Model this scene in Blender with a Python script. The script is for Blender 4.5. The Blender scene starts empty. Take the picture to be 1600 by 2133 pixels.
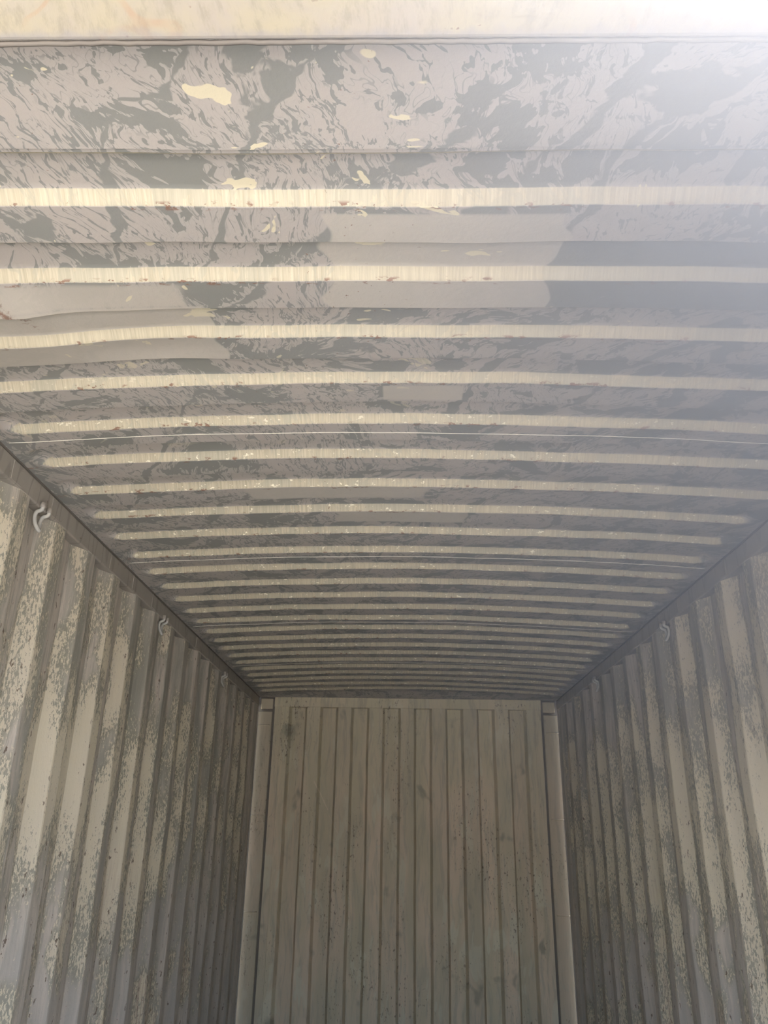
import bpy, bmesh, math, random
from mathutils import Vector, Matrix, noise as mnoise

random.seed(7)
SC = bpy.context.scene
COL = SC.collection

# ------------------------------------------------------------------ dimensions (metres)
H = 2.39            # roof edge height above the wooden floor
HW = 1.165          # half width between the top rails
Y0 = 0.705          # inside edge of the door header
Y1 = 6.295          # face of the end wall
CAMZ = H - 0.9862
RAIL = 0.072        # visible height of the top rail
RP = 0.2105         # roof rib pitch
RB = 1.040          # centre of the first door-facing rib slope
WP = 0.2748         # side wall corrugation pitch
WB = 2.084          # one inner-flat / lit-slope corner on the side walls

# ------------------------------------------------------------------ camera
cam_d = bpy.data.cameras.new('camera')
cam = bpy.data.objects.new('camera', cam_d)
COL.objects.link(cam)
p, ya, ro = 0.38730, -0.02542, 0.01761
fw = Vector((math.sin(ya)*math.cos(p), math.cos(ya)*math.cos(p), math.sin(p)))
rt = Vector((math.cos(ya), -math.sin(ya), 0))
up = rt.cross(fw)
r2 = rt*math.cos(ro) + up*math.sin(ro)
u2 = -rt*math.sin(ro) + up*math.cos(ro)
M = Matrix((r2, u2, -fw)).transposed().to_4x4()
M.translation = Vector((-0.04886, 0.0, CAMZ))
cam.matrix_world = M
cam_d.sensor_fit = 'HORIZONTAL'
cam_d.sensor_width = 36.0
cam_d.lens = 1645.16/1600*36.0
cam_d.clip_start = 0.02
cam_d.clip_end = 500
SC.camera = cam

# ------------------------------------------------------------------ sky and sun
SUN_EL, SUN_AZ = math.radians(75), math.radians(28)     # high, ahead and to the right: roof keeps it out
world = bpy.data.worlds.new('sky')
SC.world = world
world.use_nodes = True
wn = world.node_tree
wn.nodes.clear()
wo = wn.nodes.new('ShaderNodeOutputWorld')
bg = wn.nodes.new('ShaderNodeBackground')
sky = wn.nodes.new('ShaderNodeTexSky')
sky.sky_type = 'NISHITA'
sky.sun_disc = False
sky.sun_elevation = SUN_EL
sky.sun_rotation = SUN_AZ
sky.dust_density = 4.0
sky.air_density = 1.0
bg.inputs['Strength'].default_value = 0.55
wn.links.new(sky.outputs[0], bg.inputs[0])
wn.links.new(bg.outputs[0], wo.inputs[0])

sd = bpy.data.lights.new('sun', 'SUN')
sd.energy = 4.0
sd.angle = math.radians(0.6)
sd.color = (1.0, 0.96, 0.90)
sun = bpy.data.objects.new('sun', sd)
COL.objects.link(sun)
dirv = Vector((math.sin(SUN_AZ)*math.cos(SUN_EL), math.cos(SUN_AZ)*math.cos(SUN_EL), math.sin(SUN_EL)))
sun.rotation_euler = dirv.to_track_quat('Z', 'Y').to_euler()
sun.location = dirv*30

vs = SC.view_settings
vs.view_transform = 'Standard'
vs.look = 'None'
vs.gamma = 1.0
vs.use_curve_mapping = False
vs.exposure = 1.22
SC.cycles.max_bounces = 5
SC.cycles.diffuse_bounces = 4
SC.cycles.glossy_bounces = 2

# ------------------------------------------------------------------ node helper
class G:
    dims = '3D'
    def __init__(s, name, rough=0.6, spec=0.3):
        s.m = bpy.data.materials.new(name)
        s.m.use_nodes = True
        s.nt = s.m.node_tree
        s.b = s.nt.nodes['Principled BSDF']
        s.b.inputs['Roughness'].default_value = rough
        s.b.inputs['Specular IOR Level'].default_value = spec
        s.P = s.nt.nodes.new('ShaderNodeTexCoord').outputs['Object']
        sx = s.nt.nodes.new('ShaderNodeSeparateXYZ')
        s.nt.links.new(s.P, sx.inputs[0])
        s.x, s.y, s.z = sx.outputs
    def put(s, sock, v):
        if isinstance(v, bpy.types.NodeSocket):
            s.nt.links.new(v, sock)
        elif isinstance(v, (tuple, list)) and len(v) == 3 and sock.type == 'RGBA':
            sock.default_value = (*v, 1)
        else:
            sock.default_value = v
    def math(s, op, a, b=0.0, c=0.0, clamp=False):
        n = s.nt.nodes.new('ShaderNodeMath'); n.operation = op; n.use_clamp = clamp
        for i, v in enumerate((a, b, c)): s.put(n.inputs[i], v)
        return n.outputs[0]
    def add(s, a, b): return s.math('ADD', a, b)
    def sub(s, a, b): return s.math('SUBTRACT', a, b)
    def mul(s, a, b): return s.math('MULTIPLY', a, b)
    def mx(s, a, b): return s.math('MAXIMUM', a, b)
    def mn(s, a, b): return s.math('MINIMUM', a, b)
    def abs(s, a): return s.math('ABSOLUTE', a)
    def inv(s, a): return s.math('SUBTRACT', 1.0, a)
    def step(s, v, lo, hi):
        n = s.nt.nodes.new('ShaderNodeMapRange'); n.interpolation_type = 'SMOOTHSTEP'
        rev = lo > hi
        if rev: lo, hi = hi, lo
        s.put(n.inputs['Value'], v)
        n.inputs['From Min'].default_value = lo; n.inputs['From Max'].default_value = hi
        n.inputs['To Min'].default_value = 1.0 if rev else 0.0
        n.inputs['To Max'].default_value = 0.0 if rev else 1.0
        return n.outputs['Result']
    def vec(s, x, y, z=0.0):
        n = s.nt.nodes.new('ShaderNodeCombineXYZ')
        for i, v in enumerate((x, y, z)): s.put(n.inputs[i], v)
        return n.outputs[0]
    def vmul(s, v, k):
        n = s.nt.nodes.new('ShaderNodeVectorMath'); n.operation = 'MULTIPLY'
        s.put(n.inputs[0], v); n.inputs[1].default_value = k
        return n.outputs[0]
    def vadd(s, a, b):
        n = s.nt.nodes.new('ShaderNodeVectorMath'); n.operation = 'ADD'
        s.put(n.inputs[0], a); s.put(n.inputs[1], b)
        return n.outputs[0]
    def rot(s, v, deg):
        n = s.nt.nodes.new('ShaderNodeVectorRotate'); n.rotation_type = 'Z_AXIS'
        s.put(n.inputs['Vector'], v); n.inputs['Angle'].default_value = math.radians(deg)
        return n.outputs[0]
    def noise(s, v, scale=1.0, detail=3.0, rough=0.55, dist=0.0, col=False):
        n = s.nt.nodes.new('ShaderNodeTexNoise')
        n.noise_dimensions = s.dims
        s.put(n.inputs['Vector'], v)
        n.inputs['Scale'].default_value = scale; n.inputs['Detail'].default_value = detail
        n.inputs['Roughness'].default_value = rough; n.inputs['Distortion'].default_value = dist
        return n.outputs['Color' if col else 0]
    def voro(s, v, scale, feat='DISTANCE_TO_EDGE'):
        n = s.nt.nodes.new('ShaderNodeTexVoronoi'); n.feature = feat
        s.put(n.inputs['Vector'], v); n.inputs['Scale'].default_value = scale
        return n.outputs['Distance']
    def warp(s, v, scale, amt):
        n = s.nt.nodes.new('ShaderNodeVectorMath'); n.operation = 'SUBTRACT'
        s.put(n.inputs[0], s.noise(v, scale, 1, col=True)); n.inputs[1].default_value = (.5, .5, .5)
        return s.vadd(v, s.vmul(n.outputs[0], (amt, amt, amt)))
    def mix(s, f, a, b):
        n = s.nt.nodes.new('ShaderNodeMix'); n.data_type = 'RGBA'
        s.put(n.inputs[0], f); s.put(n.inputs[6], a); s.put(n.inputs[7], b)
        return n.outputs[2]
    def attr(s, name):
        n = s.nt.nodes.new('ShaderNodeAttribute'); n.attribute_name = name
        return n.outputs['Fac']
    def box(s, x0, x1, y0, y1, soft=0.004, wob=None):
        x, y = s.x, s.y
        if wob is not None: x = s.add(x, wob)
        a = s.mul(s.step(x, x0-soft, x0+soft), s.step(x, x1+soft, x1-soft))
        return s.mul(a, s.mul(s.step(y, y0-soft, y0+soft), s.step(y, y1+soft, y1-soft)))
    def out(s, color, bump=None, strength=0.3, dist=0.004, rough=None):
        s.put(s.b.inputs['Base Color'], color)
        if rough is not None: s.put(s.b.inputs['Roughness'], rough)
        if bump is not None:
            n = s.nt.nodes.new('ShaderNodeBump')
            n.inputs['Strength'].default_value = strength; n.inputs['Distance'].default_value = dist
            s.put(n.inputs['Height'], bump); s.nt.links.new(n.outputs[0], s.b.inputs['Normal'])
        return s.m

# ------------------------------------------------------------------ materials
def mat_roof():
    g = G('stained_roof_paint', 0.55, 0.3); g.dims = '2D'
    w = g.warp(g.P, 2.2, 0.22)
    fine = g.noise(g.P, 75, 3, 0.7)
    w = g.warp(w, 18.0, 0.035)
    # drainage veins: thin dark lines that open into broad bare channels
    big = g.noise(w, 1.9, 2.0, 0.6)
    broad = g.noise(g.vmul(w, (1.0, 1.4, 1)), 5.5, 4.0, 0.66)
    ang = g.step(g.add(g.x, g.mul(g.sub(big, .5), 1.6)), -0.35, 0.45)
    rv = g.nt.nodes.new('ShaderNodeVectorRotate'); rv.rotation_type = 'Z_AXIS'
    g.put(rv.inputs['Vector'], w); g.put(rv.inputs['Angle'], g.sub(0.25, g.mul(g.step(ang, .49, .51), 1.15)))
    v = g.noise(g.vmul(rv.outputs[0], (34, 9, 5)), 1.0, 3.0, 0.6)
    jag = g.noise(g.vmul(rv.outputs[0], (85, 48, 9)), 1.0, 2.0, 0.7)
    ridge = g.add(g.abs(g.sub(v, 0.5)), g.mul(g.sub(jag, .5), 0.16))
    width = g.add(g.mul(g.step(broad, 0.52, 0.66), 0.20), g.mul(g.step(big, 0.36, 0.60), 0.022))
    dark = g.step(g.sub(ridge, width), 0.014, 0.002)
    v2 = g.noise(g.vmul(rv.outputs[0], (95, 24, 9)), 1.0, 1.0, 0.6, 0.0)
    thin = g.mul(g.step(g.abs(g.sub(v2, .5)), 0.030, 0.012), g.step(broad, .40, .56))
    dark = g.mx(dark, g.mul(thin, .75))
    # long wide drip channels crossing the sheets
    dr = g.abs(g.sub(g.noise(g.vmul(g.rot(w, -28), (3.4, 0.8, 1)), 1.0, 1.0, 0.5), 0.5))
    drip = g.step(g.add(dr, g.mul(g.sub(broad, .5), 0.16)), 0.018, 0.010)
    dark = g.mx(dark, drip)
    # wiped pale rectangles and pale dusty areas
    wob = g.mul(g.sub(g.noise(g.P, 14, 0), .5), 0.05)
    pale = g.box(-0.20, 0.235, 1.07, 1.37, 0.004, wob)
    pale = g.mx(pale, g.box(-1.2, -0.50, 1.27, 1.345, 0.01, wob))
    pale = g.mx(pale, g.box(-1.2, -0.468, 1.345, 1.585, 0.003, wob))
    pale = g.mx(pale, g.box(-0.10, 0.10, 1.695, 1.765, 0.003))
    pale = g.mx(pale, g.box(-0.55, 0.03, 2.31, 2.40, 0.01, wob))
    pale = g.mx(pale, g.box(-0.28, 0.16, 2.52, 2.62, 0.004, wob))
    dark = g.mul(dark, g.inv(g.mul(pale, 0.78)))
    # bare grey stretch on the right behind the pale rectangle
    bare = g.mul(g.box(0.235, 1.2, 1.165, 1.36, 0.003, wob), g.step(broad, 0.64, 0.60))
    dark = g.mx(dark, bare)
    lightc = g.mix(broad, (0.42, 0.378, 0.338), (0.39, 0.377, 0.35))
    darkc = g.mix(big, (0.225, 0.226, 0.20), (0.255, 0.26, 0.247))
    c = g.mix(dark, lightc, darkc)
    c = g.mix(g.mul(pale, .6), c, (0.48, 0.45, 0.38))
    # remains of the cream top coat
    fl = g.noise(g.vmul(w, (1, 1.6, 1)), 7.5, 3, 0.7)
    flake = g.mul(g.step(g.add(fl, g.mul(g.step(g.x, -.1, .5), -.10)), 0.668, 0.682), g.step(g.y, 2.4, 1.0))
    c = g.mix(flake, c, (0.62, 0.57, 0.41))
    # slopes of the pressed ribs: cleaner cream paint, finely scored up and down
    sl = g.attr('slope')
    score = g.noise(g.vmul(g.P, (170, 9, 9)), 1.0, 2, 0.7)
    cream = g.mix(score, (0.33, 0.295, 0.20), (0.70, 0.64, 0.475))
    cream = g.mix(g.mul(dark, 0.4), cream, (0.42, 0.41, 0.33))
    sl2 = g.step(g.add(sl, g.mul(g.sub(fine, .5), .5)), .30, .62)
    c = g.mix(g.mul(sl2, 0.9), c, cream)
    # chipped bright bits on the slopes, rust along the slope feet, dark scuffs
    rn = g.noise(g.vmul(g.P, (34, 80, 1)), 1.0, 3, 0.7)
    chip = g.mul(g.mul(g.step(rn, .35, .31), sl), g.step(g.y, 1.4, 2.2))
    c = g.mix(chip, c, (0.86, 0.82, 0.66))
    fr = g.math('FRACT', g.math('DIVIDE', g.sub(g.y, RB - RP*4), RP))
    foot = g.mul(g.step(fr, 0.015, 0.04), g.step(fr, 0.115, 0.080))
    rust = g.mul(g.mul(foot, g.step(rn, 0.57, 0.63)), g.mul(g.step(broad, 0.46, 0.55), g.step(g.y, RB-.02, RB)))
    rust = g.mx(rust, g.mul(g.step(fine, 0.725, 0.75), g.step(big, .5, .58)))
    dx = g.add(g.x, 0.872); dy = g.sub(g.y, 1.352)
    rx = g.add(dx, g.mul(dy, -.35))
    dd = g.math('SQRT', g.add(g.mul(g.mul(rx, rx), 16.0), g.mul(dy, dy)))
    dd = g.add(dd, g.mul(g.sub(fine, .5), 0.22))
    rust = g.mx(rust, g.mul(g.step(dd, 0.065, 0.0), .95))
    c = g.mix(g.mul(rust, .9), c, g.mix(rn, (0.10, 0.055, 0.035), (0.30, 0.17, 0.12)))
    bump = g.add(fine, g.mul(g.mul(score, sl), 0.9))
    return g.out(c, bump, 0.30, 0.002)

def mat_wall(name, seed, more):
    g = G(name, 0.6, 0.3)
    g.dims = '2D'
    base = g.vec(g.y, g.add(g.z, seed), 0.0)           # unrolled on the wall plane
    w = g.warp(base, 5.0, 0.05)
    s1 = g.noise(g.vmul(w, (16, 1.3, 1)), 1.0, 3, 0.6)          # long vertical streaks
    s2 = g.noise(g.vmul(base, (90, 4.5, 1)), 1.0, 4, 0.7)
    fl = g.noise(g.vmul(base, (150, 48, 1)), 1.0, 3, 0.75)
    area = g.noise(g.vmul(w, (6, 2.2, 1)), 1.0, 3, 0.6)
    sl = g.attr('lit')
    c = g.mix(g.step(g.add(g.mul(s1, .7), g.mul(s2, .3)), .38, .60), (0.34, 0.33, 0.28), (0.56, 0.505, 0.435))
    c = g.mix(g.mul(g.step(s2, .46, .66), .6), c, (0.27, 0.265, 0.23))
    # lilac-grey film, stronger lower down
    low = g.step(g.add(g.z, g.mul(g.sub(s1, .5), 1.6)), 1.7, 0.5)
    c = g.mix(g.mul(low, .5), c, (0.52, 0.475, 0.445))
    # broken cream coat: solid islands with crumbling borders
    k = g.add(g.add(area, more), g.mul(g.step(g.y, 5.2, 2.0), 0.10))
    k = g.add(k, g.sub(g.mul(g.step(g.abs(g.sub(g.z, 1.55)), 0.75, 0.1), 0.15), 0.10))
    k = g.add(k, g.mul(g.sub(sl, 1.0), 0.22))  # less cream on faces turned from the daylight: shade put into the colour
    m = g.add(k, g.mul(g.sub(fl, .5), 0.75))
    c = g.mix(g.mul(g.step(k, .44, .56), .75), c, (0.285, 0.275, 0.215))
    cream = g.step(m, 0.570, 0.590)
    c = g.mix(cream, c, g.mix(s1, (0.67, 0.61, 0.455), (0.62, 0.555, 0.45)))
    # rust pits and runs
    pit = g.noise(g.vmul(base, (55, 24, 1)), 1.0, 3, .65)
    gate = g.add(s1, g.mul(g.step(g.z, 1.9, .5), .10))
    pm = g.mul(g.step(pit, .655, .70), g.step(gate, .50, .62))
    c = g.mix(g.mul(pm, .85), c, (0.12, 0.08, 0.06))
    rs = g.mul(g.step(area, .56, .66), g.step(g.z, 1.6, .6))
    c = g.mix(g.mul(g.mul(rs, g.step(s2, .45, .6)), .5), c, (0.30, 0.20, 0.165))
    return g.out(c, g.add(fl, s2), 0.28, 0.002)

def mat_end(name, POST):
    g = G(name, 0.6, 0.25); g.dims = '2D'
    P2 = g.vec(g.x, g.z, 0.0)                          # unrolled on the wall plane
    w = g.warp(P2, 3.0, .06)
    s1 = g.noise(g.vmul(w, (7, 1.0, 1)), 1.0, 4, .6)
    s2 = g.noise(g.vmul(w, (30, 3.2, 1)), 1.0, 4, .65)
    c = g.mix(g.step(s1, .34, .66), (0.60, 0.53, 0.385), (0.73, 0.60, 0.455))
    c = g.mix(g.mul(g.step(g.z, 1.3, 2.35), .55), c, (0.65, 0.62, 0.44))
    c = g.mix(g.mul(g.step(s2, .45, .68), .5), c, (0.40, 0.38, 0.30))
    ed = g.noise(g.vmul(w, (5, 2.2, 1)), 1.0, 3, .6)
    c = g.mix(g.mul(g.step(g.add(ed, g.mul(g.sub(s2, .5), .5)), .62, .68), .6), c, (0.72, 0.68, 0.53))
    smut = g.step(g.noise(g.vmul(w, (5, 3.4, 1)), 1.0, 3, .55), .66, .78)
    c = g.mix(g.mul(smut, .6), c, (0.19, 0.19, 0.15))
    pit = g.noise(g.vmul(P2, (62, 30, 1)), 1.0, 3, .7)
    gate = g.noise(g.vmul(P2, (3, 1.3, 1)), 1.0, 2, .5)
    pm = g.mul(g.step(g.add(pit, g.mul(g.sub(s2, .5), .25)), .61, .70), g.step(gate, .45, .64))
    c = g.mix(g.mul(pm, .8), c, (0.15, 0.10, 0.075))
    sc = g.abs(g.sub(g.noise(g.vmul(P2, (11, 9, 1)), 1.0, 2, .5, .6), .5))
    scr = g.mul(g.step(sc, .008, .003), g.step(g.noise(P2, 3.5, 2), .50, .56))
    c = g.mix(g.mul(scr, .6), c, (0.62, 0.58, 0.46))
    for x0, z0, x1, z1, wd in ((-.705, H-.62, -.59, H-.83, .005), (-.585, H-.86, -.50, H-1.0, .003), (.235, H-.93, .31, H-.88, .004)):
        L = math.hypot(x1-x0, z1-z0); ux, uz = (x1-x0)/L, (z1-z0)/L
        dx, dz = g.sub(g.x, x0), g.sub(g.z, z0)
        t = g.add(g.mul(dx, ux), g.mul(dz, uz)); q = g.abs(g.sub(g.mul(dx, uz), g.mul(dz, ux)))
        q = g.add(q, g.mul(g.sub(s2, .45), .012))
        k = g.mul(g.step(q, wd, wd*.4), g.mul(g.step(t, 0, .01), g.step(t, L, L-.01)))
        c = g.mix(g.mul(k, .7), c, (0.80, 0.68, 0.55))
    oi = g.nt.nodes.new('ShaderNodeObjectInfo').outputs['Random']
    c = g.mix(g.add(g.mul(oi, .25), POST), c, (0.36, 0.315, 0.24))
    return g.out(c, g.add(s2, g.mul(pm, -.6)), 0.3, 0.002)

def mat_rail():
    g = G('rail_paint', 0.5, 0.35)
    s = g.noise(g.vmul(g.P, (3, 9, 3)), 1.0, 4, .6)
    c = g.mix(s, (0.30, 0.275, 0.235), (0.40, 0.37, 0.325))
    d = g.noise(g.vmul(g.P, (1, 12, 2)), 1.0, 1, .4)
    c = g.mix(g.mul(g.step(g.abs(g.sub(d, .5)), .03, .012), .45), c, (0.20, 0.19, 0.16))
    sp = g.step(g.noise(g.P, 40, 3), .70, .73)
    c = g.mix(g.mul(sp, .6), c, (0.14, 0.10, 0.08))
    return g.out(c, s, .15, .002)

def mat_header():
    g = G('door_header_paint', 0.5, 0.35)
    w = g.warp(g.P, 6, .06)
    n1 = g.noise(w, 7, 4, .65)
    c = g.mix(g.step(n1, .35, .7), (0.46, 0.415, 0.30), (0.43, 0.39, 0.335))
    n2 = g.noise(g.vmul(w, (70, 26, 26)), 1.0, 5, .7)
    c = g.mix(g.mul(g.step(n2, .46, .68), .6), c, (0.33, 0.30, 0.23))
    ring = g.abs(g.sub(g.noise(w, 5.0, 2, .5), .56))
    c = g.mix(g.mul(g.step(ring, .022, .006), g.mul(g.step(n1, .40, .60), .55)), c, (0.45, 0.28, 0.16))
    pit = g.mul(g.step(g.noise(g.P, 75, 2), .66, .70), g.step(g.noise(g.P, 9, 2), .56, .64))
    c = g.mix(g.mul(pit, .85), c, (0.26, 0.17, 0.13))
    # welded edge with its dark bluish shadow line painted in
    e = g.step(g.add(g.y, g.mul(g.sub(g.noise(g.P, 45, 3, .6), .5), .03)), Y0-.024, Y0-.004)
    c = g.mix(g.mul(e, .6), c, (0.33, 0.32, 0.33))
    return g.out(c, n2, .25, .002)

def mat_simple(name, a, b, scale, rough=.7, stretch=(1, 1, 1)):
    g = G(name, rough, .25)
    n = g.noise(g.vmul(g.P, stretch), scale, 5, .62)
    return g.out(g.mix(n, a, b), n, .2, .004)

M_ROOF = mat_roof()
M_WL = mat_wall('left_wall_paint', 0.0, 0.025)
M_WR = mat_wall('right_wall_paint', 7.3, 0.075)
M_END = mat_end('end_wall_paint', 0.0)
M_POST = mat_end('corner_post_paint', 0.45)
M_RAIL = mat_rail()
M_HEAD = mat_header()
M_HOOK = mat_simple('galvanised_hook', (0.42, 0.42, 0.38), (0.60, 0.59, 0.54), 30, .45)
M_SEAM = mat_simple('weld_bead', (0.62, 0.60, 0.52), (0.80, 0.77, 0.68), 60, .5)
M_FLOOR = mat_simple('worn_plywood', (0.42, 0.35, 0.26), (0.56, 0.48, 0.37), 3, .7, (10, 1, 1))
M_GROUND = mat_simple('dry_gravel_yard', (0.46, 0.425, 0.365), (0.58, 0.54, 0.475), 2.5, .9)
M_GAP = mat_simple('dark_gap', (0.14, 0.125, 0.11), (0.22, 0.20, 0.17), 12, .8)  # dark colour standing in for the shade of gaps and joints

# ------------------------------------------------------------------ mesh helpers
def tag(o, label=None, cat=None, group=None, kind=None):
    if label: o['label'] = label
    if cat: o['category'] = cat
    if group: o['group'] = group
    if kind: o['kind'] = kind
    return o
def empty(name, loc=(0, 0, 0)):
    o = bpy.data.objects.new(name, None); COL.objects.link(o); o.location = loc
    o.empty_display_size = .1
    return o
def link(name, me, mat, parent=None):
    o = bpy.data.objects.new(name, me); COL.objects.link(o)
    if mat and not me.materials: me.materials.append(mat)
    if parent: o.parent = parent
    return o
def grid(name, rows, mat, parent=None, flip=False, thick=0.0, attr=None, smooth=True, sharp=()):
    """rows: list of equal-length point lists -> one sheet"""
    nr, nc = len(rows), len(rows[0])
    vs_ = [q for r in rows for q in r]
    fs = []
    for i in range(nr-1):
        for j in range(nc-1):
            a = i*nc+j
            f = (a, a+1, a+nc+1, a+nc)
            fs.append(f[::-1] if flip else f)
    me = bpy.data.meshes.new(name); me.from_pydata(vs_, [], fs); me.update()
    if smooth: me.polygons.foreach_set('use_smooth', [True]*len(me.polygons))
    if sharp:
        cols = set(sharp)
        se = me.attributes.new('sharp_edge', 'BOOLEAN', 'EDGE')
        se.data.foreach_set('value', [(e.vertices[0] % nc) in cols and (e.vertices[0]-e.vertices[1]) % nc == 0 for e in me.edges])
    if attr:
        at = me.attributes.new(attr[0], 'FLOAT', 'POINT')
        at.data.foreach_set('value', [v for r in attr[1] for v in r])
    o = link(name, me, mat, parent)
    if thick:
        s = o.modifiers.new('thickness', 'SOLIDIFY'); s.thickness = thick; s.offset = -1; s.use_rim = False
    return o
def box(name, lo, hi, mat, parent=None, bev=0.0, seg=2):
    bm = bmesh.new()
    bmesh.ops.create_cube(bm, size=1)
    for v in bm.verts:
        v.co = Vector([lo[i] + (v.co[i]+.5)*(hi[i]-lo[i]) for i in range(3)])
    if bev: bmesh.ops.bevel(bm, geom=bm.edges[:], offset=bev, segments=seg, affect='EDGES', profile=.5)
    me = bpy.data.meshes.new(name); bm.to_mesh(me); bm.free()
    return link(name, me, mat, parent)
def tube(name, pts, rad, mat, parent=None, n=10, smooth_path=True):
    pts = [Vector(q) for q in pts]
    if smooth_path:
        o = []
        for i in range(len(pts)-1):
            p0 = pts[max(i-1, 0)]; p1 = pts[i]; p2 = pts[i+1]; p3 = pts[min(i+2, len(pts)-1)]
            for k in range(4):
                t = k/4
                o.append(.5*((2*p1)+(p2-p0)*t+(2*p0-5*p1+4*p2-p3)*t*t+(3*p1-p0-3*p2+p3)*t**3))
        o.append(pts[-1]); pts = o
    vs_, fs = [], []
    prev = None
    for i, q in enumerate(pts):
        t = (pts[min(i+1, len(pts)-1)]-pts[max(i-1, 0)]).normalized()
        if prev is None:
            a = Vector((1, 0, 0)) if abs(t.x) < .8 else Vector((0, 1, 0))
            prev = t.cross(a).normalized()
        prev = (prev - t*prev.dot(t)).normalized()
        b = t.cross(prev)
        for k in range(n):
            an = 2*math.pi*k/n
            vs_.append(q + rad*(math.cos(an)*prev+math.sin(an)*b))
    for i in range(len(pts)-1):
        for k in range(n):
            fs.append((i*n+k, i*n+(k+1) % n, (i+1)*n+(k+1) % n, (i+1)*n+k))
    fs.append(tuple(range(n))[::-1]); fs.append(tuple((len(pts)-1)*n+k for k in range(n)))
    me = bpy.data.meshes.new(name); me.from_pydata(vs_, [], fs); me.update()
    me.polygons.foreach_set('use_smooth', [True]*len(me.polygons))
    return link(name, me, mat, parent)
def sstep(a, b, x):
    t = min(1, max(0, (x-a)/(b-a))); return t*t*(3-2*t)

# ------------------------------------------------------------------ ceiling: five pressed sheets, five ribs each
RD, SLW = 0.021, 0.023                     # rib depth, slope width in plan
PK0, PK1 = -0.108, 0.0115                  # rib pocket around each slope centre (y)
def roof_z(x, y):
    cam_ = 0.040*(1-(x/HW)**2)*sstep(0.95, 1.75, y)*sstep(Y1-.005, Y1-.16, y)
    n = 0.0035*mnoise.noise(Vector((x*2.2, y*3.1, 0.3))) + 0.0018*mnoise.noise(Vector((x*6, y*8, 3.3)))
    n *= sstep(HW, HW-.12, abs(x))
    # old dent near the door on the left
    dent = -0.020*math.exp(-((x+.93)/.26)**2-((y-1.43)/.10)**2)
    dent += -0.014*math.exp(-((x+.86)/.07)**2-((y-1.345)/.05)**2)
    dent += 0.012*math.exp(-((x+.62)/.14)**2-((y-1.52)/.06)**2)
    far = 0.010*math.exp(-((x+.62)/.15)**2-((y-6.05)/.10)**2)
    return H + 0.004 + cam_ + n + dent*sstep(HW, HW-.08, abs(x)) - far
def edge_wob(x, y):
    return 0.0045*mnoise.noise(Vector((x*1.7, y*1.3, 9.1))) + 0.002*mnoise.noise(Vector((x*7, y*2, 5.1)))
def pocket(x, y, k):
    """(height 0..1, slope 0..1) of rib k at x,y"""
    yc = RB + RP*k + (PK0+PK1)/2; hy = (PK1-PK0)/2; hx = 1.128; r = 0.052
    qx = abs(x)-(hx-r); qy = abs(y-yc)-(hy-r)
    sdv = math.hypot(max(qx, 0), max(qy, 0)) + min(max(qx, qy), 0) - r
    t = -sdv/SLW
    tt = min(1, max(0, t))
    hgt = tt*tt*(3-2*tt)*0.45 + tt*0.55
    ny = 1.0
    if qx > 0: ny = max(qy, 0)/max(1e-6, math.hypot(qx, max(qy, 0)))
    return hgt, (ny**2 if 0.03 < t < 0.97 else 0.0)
def xs_roof():
    a = [-HW, -1.145]
    a += [-1.128+.008*i for i in range(11)]
    n = 62
    a += [-1.04 + 2.08*i/n for i in range(1, n)]
    a += [1.048-.008+.008*i for i in range(11)] + [1.128, 1.145, HW]
    return sorted(set(round(v, 4) for v in a))
XS = xs_roof()
CEIL = empty('ceiling', (0, 3.5, H))
tag(CEIL, 'stained pale grey container roof pressed into crosswise ribs', 'ceiling', kind='structure')
def child_fix(o, par):
    o.matrix_parent_inverse = Matrix.Translation(-Vector(par.location)); return o
def roof_rows(ys, k=None):
    rows, at = [], []
    for y in ys:
        r, a = [], []
        for x in XS:
            yy = y
            hgt = sl = 0.0
            if k is not None:
                hgt, sl = pocket(x, y, k)
                yy = y + edge_wob(x, y)*1.0
            r.append((x, yy, roof_z(x, yy) + RD*hgt)); a.append(sl)
        rows.append(r); at.append(a)
    return rows, at
def rib_ys(k):
    s = RB+RP*k
    f = [0, .12, .3, .5, .7, .88, 1]
    a = [s+PK0+SLW*t for t in f] + [s+PK0+SLW+.018, s+PK0+SLW+.036, s+PK1-SLW-.012]
    a += [s+PK1-SLW+SLW*t for t in f]
    return a
# plate behind the door header
def rib_edge_row(y):          # the wobbly line shared by a rib and the flat next to it
    r = []
    for x in XS:
        yy = y + edge_wob(x, y); r.append((x, yy, roof_z(x, yy)))
    return r
def flat(name, ya_, yb_, parent, wa=True, wb=True, n=4, dz=0.0):
    rows = []
    for i in range(n+1):
        t = i/n; r = []
        for x in XS:
            y_a = ya_ + (edge_wob(x, ya_) if wa else 0); y_b = yb_ + (edge_wob(x, yb_) if wb else 0)
            y = y_a+(y_b-y_a)*t; r.append((x, y, roof_z(x, y)+dz))
        rows.append(r)
    return rows
def add_flat(name, segs, parent):
    """several flat strips of one sheet in one mesh"""
    vs_, fs, nc = [], [], len(XS)
    for rows in segs:
        b0 = len(vs_)
        vs_ += [q for r in rows for q in r]
        for i in range(len(rows)-1):
            for j in range(nc-1):
                a = b0+i*nc+j
                fs.append((a+nc, a+nc+1, a+1, a))
    me = bpy.data.meshes.new(name); me.from_pydata(vs_, [], fs); me.update()
    me.polygons.foreach_set('use_smooth', [True]*len(me.polygons))
    at = me.attributes.new('slope', 'FLOAT', 'POINT')
    o = link(name, me, M_ROOF, parent)
    s = o.modifiers.new('thickness', 'SOLIDIFY'); s.thickness = .002; s.offset = -1; s.use_rim = False
    return o
pl = add_flat('reinforcing_plate', [flat('', Y0-.12, RB+PK0-.012, CEIL, False, True, 8, -0.006)], CEIL); child_fix(pl, CEIL)
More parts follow.
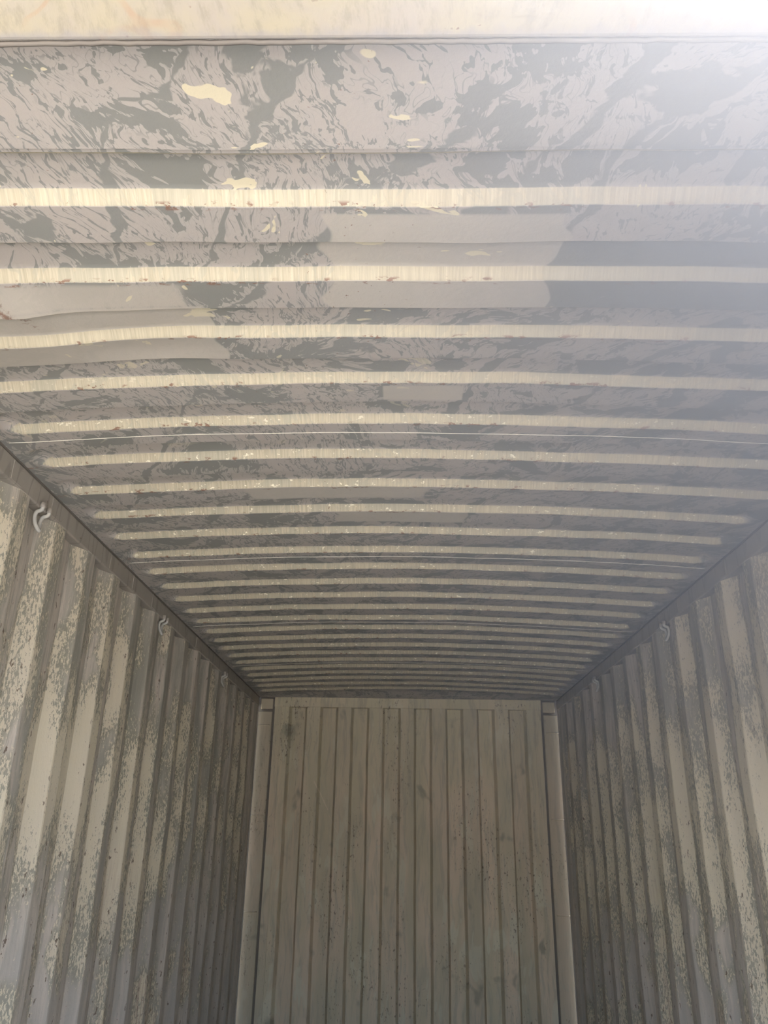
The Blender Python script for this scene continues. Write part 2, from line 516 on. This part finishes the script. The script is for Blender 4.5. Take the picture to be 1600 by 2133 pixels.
for pnl in range(5):
    ks = range(pnl*5, pnl*5+5)
    segs = []
    start = RB+PK0-.080 if pnl == 0 else RB+RP*(pnl*5-1)+.060
    end = RB+RP*(pnl*5+4)+.060 if pnl < 4 else RB+RP*24+.060
    cur = start
    for k in ks:
        segs.append(flat('', cur, RB+RP*k+PK0, None, cur != start or pnl == 0, True, 3))
        cur = RB+RP*k+PK1
    segs.append(flat('', cur, end, None, True, False, 3))
    sheet = child_fix(add_flat('roof_panel', segs, CEIL), CEIL)
    for k in ks:
        rows, at = roof_rows(rib_ys(k), k)
        rb = grid('pressed_rib', rows, M_ROOF, sheet, flip=True, thick=.002, attr=('slope', at))
    if pnl < 4:     # welded lap between two sheets
        ys_ = end
        pts = [(x, ys_, roof_z(x, ys_)-.0005) for x in XS[1:-1]]
        tube('weld_seam', pts, .0011, M_SEAM, sheet, n=6, smooth_path=False)
endp = add_flat('reinforcing_plate', [flat('', RB+RP*24+.030, Y1+.06, CEIL, False, False, 6, -0.003)], CEIL); child_fix(endp, CEIL)

# ------------------------------------------------------------------ side walls
DEP = 0.036
PROF = [(-0.068, 0.0), (0.0, 1.0), (0.070, 1.0), (0.138, 0.0)]       # y offset from a lit-slope corner, 0 = outer flat
def wall(side):
    nm = 'wall_left' if side < 0 else 'wall_right'
    mat = M_WL if side < 0 else M_WR
    root = empty(nm, (side*HW, 3.5, 0))
    tag(root, 'corrugated steel %s side wall with flaking cream paint' % ('left' if side < 0 else 'right'), 'wall', kind='structure')
    k0 = int(math.floor((Y0-WB)/WP))+1
    k1 = int(math.floor((Y1-.10-WB)/WP))
    zs = [H-RAIL-(H-RAIL)*i/34 for i in range(35)]
    sd_ = 0 if side < 0 else 40
    def pt(y, f, z):
        dn = 0.0045*mnoise.noise(Vector((y*2.0, z*1.6, sd_))) + 0.0028*mnoise.noise(Vector((y*5, z*4.5, sd_+7)))
        dn *= sstep(H-RAIL, H-RAIL-.12, z)
        wy = (0.008*mnoise.noise(Vector((y*3, z*2.2, sd_+13)))+0.004*mnoise.noise(Vector((y*6, z*6, sd_+19))))*sstep(H-RAIL, H-RAIL-.15, z)
        return (side*(HW+.0015+DEP*(1-f)+dn), y+wy, z)
    for k in range(k0, k1+1):
        b = WB+WP*k
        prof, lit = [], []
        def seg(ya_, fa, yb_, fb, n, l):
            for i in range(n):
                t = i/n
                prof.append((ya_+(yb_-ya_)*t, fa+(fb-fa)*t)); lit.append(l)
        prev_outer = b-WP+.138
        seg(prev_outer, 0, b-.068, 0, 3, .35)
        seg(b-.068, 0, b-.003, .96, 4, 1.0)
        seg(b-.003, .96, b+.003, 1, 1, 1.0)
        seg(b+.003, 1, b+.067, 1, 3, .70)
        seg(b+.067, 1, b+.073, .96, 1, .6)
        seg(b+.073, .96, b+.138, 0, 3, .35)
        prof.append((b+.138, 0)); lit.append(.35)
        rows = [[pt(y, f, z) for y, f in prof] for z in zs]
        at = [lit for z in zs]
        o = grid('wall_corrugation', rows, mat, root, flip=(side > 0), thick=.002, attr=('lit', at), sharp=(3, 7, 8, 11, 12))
        child_fix(o, root)
    # flat end plates by the posts
    ye = WB+WP*k1+.138
    o = grid('end_plate', [[pt(y, f, z) for y, f in ((ye, 0), (ye+.02, .4), (ye+.04, .9), (Y1-.022, 1.0))] for z in zs], mat, root,
             flip=(side > 0), thick=.002, attr=('lit', [[.4]*4 for z in zs])); child_fix(o, root)
    o = box('end_flange', (min(side*(HW-.006), side*(HW+.03)), Y1-.026, .0), (max(side*(HW-.006), side*(HW+.03)), Y1-.021, H-RAIL-.004), M_RAIL, root); child_fix(o, root)
    ys = WB+WP*(k0-1)+.138
    o = grid('end_plate', [[pt(y, f, z) for y, f in ((Y0-.02, .5), (ys, 0))] for z in zs], mat, root,
             flip=(side > 0), thick=.002, attr=('lit', [[.4]*2 for z in zs])); child_fix(o, root)
wall(-1)
wall(1)

# top rails (square tube) with the dark joint line against the roof
def rail(side, n):
    lo = (min(side*HW, side*(HW+.065)), Y0-.06, H-RAIL)
    hi = (max(side*HW, side*(HW+.065)), Y1+.02, H-.001)
    o = box('trim_%d' % n, lo, hi, M_RAIL, None, .006, 3)
    tag(o, 'grey square top rail joining roof and %s side wall' % ('left' if side < 0 else 'right'), 'rail', kind='structure')
    # dark strip standing in for the shaded gap between roof sheet and rail
    l = box('roof_joint', (min(side*(HW-.0015), side*(HW+.06)), Y0-.06, H-.0014), (max(side*(HW-.0015), side*(HW+.06)), Y1+.02, H+.0035), M_GAP, o)
    # cover strips welded on the rail face
    rnd = random.Random(5+n)
    y = 1.2
    while y < Y1-.3:
        wdt = rnd.uniform(.05, .075)
        x0, x1 = sorted((side*(HW-.0016), side*(HW+.01)))
        box('cover_strip', (x0, y, H-RAIL+.007), (x1, y+wdt, H-.006), M_RAIL, o, .0008, 1)
        y += WP*rnd.choice((1, 1, 2))
    return o
rail(-1, 1)
rail(1, 2)

# door header over the opening, door posts
hd = box('trim_3', (-HW-.12, Y0-.23, H-.052), (HW+.12, Y0, H+.10), M_HEAD, None, .010, 4)
tag(hd, 'cream rust-stained steel door header beam above the opening', 'beam', kind='structure')
bead = []
rnd = random.Random(3)
for i in range(150):
    x = -HW+.02+(2*HW-.04)*i/149
    bead.append((x, Y0+.001+rnd.uniform(-.0008, .0008), H-.0495+rnd.uniform(-.0006, .0006)))
tube('weld_seam', bead, .0035, M_GAP, hd, n=6, smooth_path=False)  # bead coloured dark to draw the shadow line at the header edge
for s, n in ((-1, 4), (1, 5)):
    x0, x1 = sorted((s*(HW+.012), s*(HW+.13)))
    o = box('trim_%d' % n, (x0, Y0-.23, 0), (x1, Y0-.02, H-.052), M_HEAD, None, .008, 2)
    tag(o, 'steel %s door post beside the opening' % ('left' if s < 0 else 'right'), 'post', kind='structure')

# ------------------------------------------------------------------ end wall
EX = 1.045
BACK = empty('wall_back', (0, Y1, 0))
tag(BACK, 'brown-grey corrugated steel end wall with vertical raised bands', 'wall', kind='structure')
ZT = H-.073
edges = [-.915+.122*k for k in range(16)]
SH, ED = .010, .052
zs = [ZT*i/30 for i in range(31)]
def ept(x, d, z):
    dn = .0035*mnoise.noise(Vector((x*3, z*1.7, 21)))+.002*mnoise.noise(Vector((x*9, z*5, 2)))
    wx = .0035*mnoise.noise(Vector((x*5, z*2.6, 31)))+.0012*mnoise.noise(Vector((x*11, z*9, 33)))
    dn *= sstep(ZT, ZT-.1, z); wx *= sstep(ZT, ZT-.06, z)
    return (x+wx, Y1+d+dn, z)
b = [-EX+.008]+edges+[EX-.008]
for i in range(17):
    xa, xb = b[i], b[i+1]
    if i % 2 == 0:
        prof = []
        if i > 0: prof += [(xa-SH, ED), (xa-SH+.004, ED-.006), (xa+SH-.004, .006), (xa+SH, 0)]
        else: prof += [(xa, .0), (xa+.01, 0)]
        prof += [(xa+(xb-xa)*.5, 0)]
        if i < 16: prof += [(xb-SH, 0), (xb-SH+.004, .006), (xb+SH-.004, ED-.006), (xb+SH, ED)]
        else: prof += [(xb-.01, 0), (xb, 0)]
        o = grid('raised_band', [[ept(x, d, z) for x, d in prof] for z in zs], M_END, BACK, thick=.002, smooth=False)
    else:
        prof = [(xa+SH, ED), (xa+.04, ED), (xb-.04, ED), (xb-SH, ED)]
        o = grid('recessed_band', [[ept(x, d, z) for x, d in prof] for z in zs], M_END, BACK, thick=.002, smooth=False)
    child_fix(o, BACK)
# narrow lap strips at both outer bands
for s in (-1, 1):
    x0, x1 = sorted((s*(EX-.008), s*(EX-.062)))
    o = box('lap_strip', (x0, Y1-.004, 0), (x1, Y1+.004, ZT), M_END, BACK, .0012, 1); child_fix(o, BACK)
top = box('trim_6', (-EX+.004, Y1-.002, ZT), (EX-.004, Y1+.06, H+.030), M_END, None, .003, 2)
tag(top, 'grey top rail along the head of the end wall', 'rail', kind='structure')
# corner posts with castings and lashing bars
for s, n, bars in ((-1, 7, (0.215, 0.872, 1.515)), (1, 8, (0.245, 0.865, 1.50))):
    side = 'left' if s < 0 else 'right'
    x0, x1 = sorted((s*(EX+.010), s*(HW+.05)))
    post = box('trim_%d' % n, (x0, Y1-.003, 0), (x1, Y1+.06, H-.112), M_POST, None, .004, 2)
    tag(post, 'flat steel corner post at the %s edge of the end wall' % side, 'post', kind='structure')
    x0, x1 = sorted((s*(EX+.008), s*(HW-.018)))
    c = box('corner_casting', (x0, Y1-.004, H-.092), (x1, Y1+.06, H-.012), M_POST, post, .005, 2)
    x0, x1 = sorted((s*(EX-.004), s*(HW+.05)))
    box('joint_recess', (x0, Y1+.030, H-.115), (x1, Y1+.07, H+.030), M_GAP, post)
    for zb in bars:
        a = HW-.006
        tube('lashing_bar', [(s*a, Y1-.002, H-zb), (s*(a-.010), Y1-.009, H-zb), (s*(a-.045), Y1-.010, H-zb), (s*(a-.078), Y1-.009, H-zb), (s*(a-.086), Y1-.002, H-zb)], .005, M_POST, post, n=8)
    x0, x1 = sorted((s*(EX-.060), s*(EX+.030)))
    box('joint_gap', (x0, Y1+.008, 0), (x1, Y1+.07, H-.008), M_GAP, post)

# ------------------------------------------------------------------ lashing hooks under the top rails
def hook(side, y0, label):
    zr = H-RAIL; xr = side*HW
    t = empty('lashing_hook', (xr, y0, zr))
    tag(t, label, 'hook', 'lashing hooks under the top rails')
    s = side
    pts = [(s*.004, -.024, .012), (s*.004, -.024, -.004), (s*.010, -.024, -.010), (s*.020, -.023, -.014), (s*.025, -.021, -.028), (s*.023, -.015, -.048),
           (s*.016, -.006, -.064), (s*.014, 0, -.067), (s*.016, .006, -.064), (s*.023, .015, -.048), (s*.025, .021, -.028), (s*.020, .023, -.014), (s*.010, .024, -.010), (s*.004, .024, -.004), (s*.004, .024, .012)]
    pts = [(a-s*.012, b_*1.0, c) for a, b_, c in pts]
    tube('bent_bar', pts, .0062, M_HOOK, t, n=10)
    for q in (-.024, .024):
        tube('weld_collar', [(-s*.008, q, .016), (-s*.008, q, .006), (-s*.008, q, -.001)], .0085, M_RAIL, t, n=10, smooth_path=False)
    return t
hook(-1, 2.250, 'bent steel lashing hook nearest the door under the left top rail')
hook(-1, 3.605, 'bent steel lashing hook midway along the left top rail')
hook(-1, 4.990, 'dim lashing hook deep under the left top rail near the end wall')
hook(1, 3.605, 'bent steel lashing hook midway along the right top rail')
hook(1, 4.990, 'small lashing hook under the right top rail near the end wall')

# ------------------------------------------------------------------ floor and yard
FL = box('floor', (-HW-.04, Y0-.23, -.12), (HW+.04, Y1+.06, -.030), M_GAP)
tag(FL, 'worn plywood container floor on steel cross members', 'floor', kind='structure')
for i in range(5):
    for j in range(2):
        ya_ = Y0-.22+(Y1-Y0+.27)*i/5; yb_ = Y0-.22+(Y1-Y0+.27)*(i+1)/5-.004
        xa = -HW-.03+(HW+.03)*j; xb = xa+HW+.026
        box('plywood_board', (xa, ya_, -.030), (xb, yb_, 0), M_FLOOR, FL, .002, 1)
gr = grid('ground', [[(x, y, -.15+.02*mnoise.noise(Vector((x*.3, y*.3, 0)))) for x in range(-30, 31, 3)] for y in range(-36, 37, 3)], M_GROUND)
tag(gr, 'pale dry gravel yard outside the container door', 'ground', kind='structure')

# ------------------------------------------------------------------ added haze volume standing in for lens glare, thicker to the right and under the roof
def haze():
    lo, hi = Vector((-0.40, 0.05, 1.30)), Vector((1.15, 1.8, H-.06))
    m = bpy.data.materials.new('glare_veil'); m.use_nodes = True
    nt = m.node_tree; nt.nodes.clear()
    g = G.__new__(G); g.m = m; g.nt = nt
    g.P = nt.nodes.new('ShaderNodeTexCoord').outputs['Object']
    sx = nt.nodes.new('ShaderNodeSeparateXYZ'); nt.links.new(g.P, sx.inputs[0]); g.x, g.y, g.z = sx.outputs
    d = g.mul(g.step(g.x, -0.16, 0.50), g.step(g.z, 1.33, 1.68))
    d = g.mul(d, g.mul(g.step(g.y, 1.6, 0.25), g.step(g.y, 0.05, 0.18)))
    d = g.mul(d, g.step(g.x, 1.15, 0.8))
    v = nt.nodes.new('ShaderNodeVolumeScatter')
    v.inputs['Color'].default_value = (0.90, 0.95, 1.0, 1)
    v.inputs['Anisotropy'].default_value = 0.5
    nt.links.new(g.mul(d, HAZE), v.inputs['Density'])
    m.cycles.volume_step_rate = 3.0
    o = nt.nodes.new('ShaderNodeOutputMaterial'); nt.links.new(v.outputs[0], o.inputs['Volume'])
    b_ = box('glare_haze', lo, hi, m)
    tag(b_, 'added pale haze volume standing in for lens glare at upper right', 'haze', kind='stuff')
HAZE = 1.6
haze()
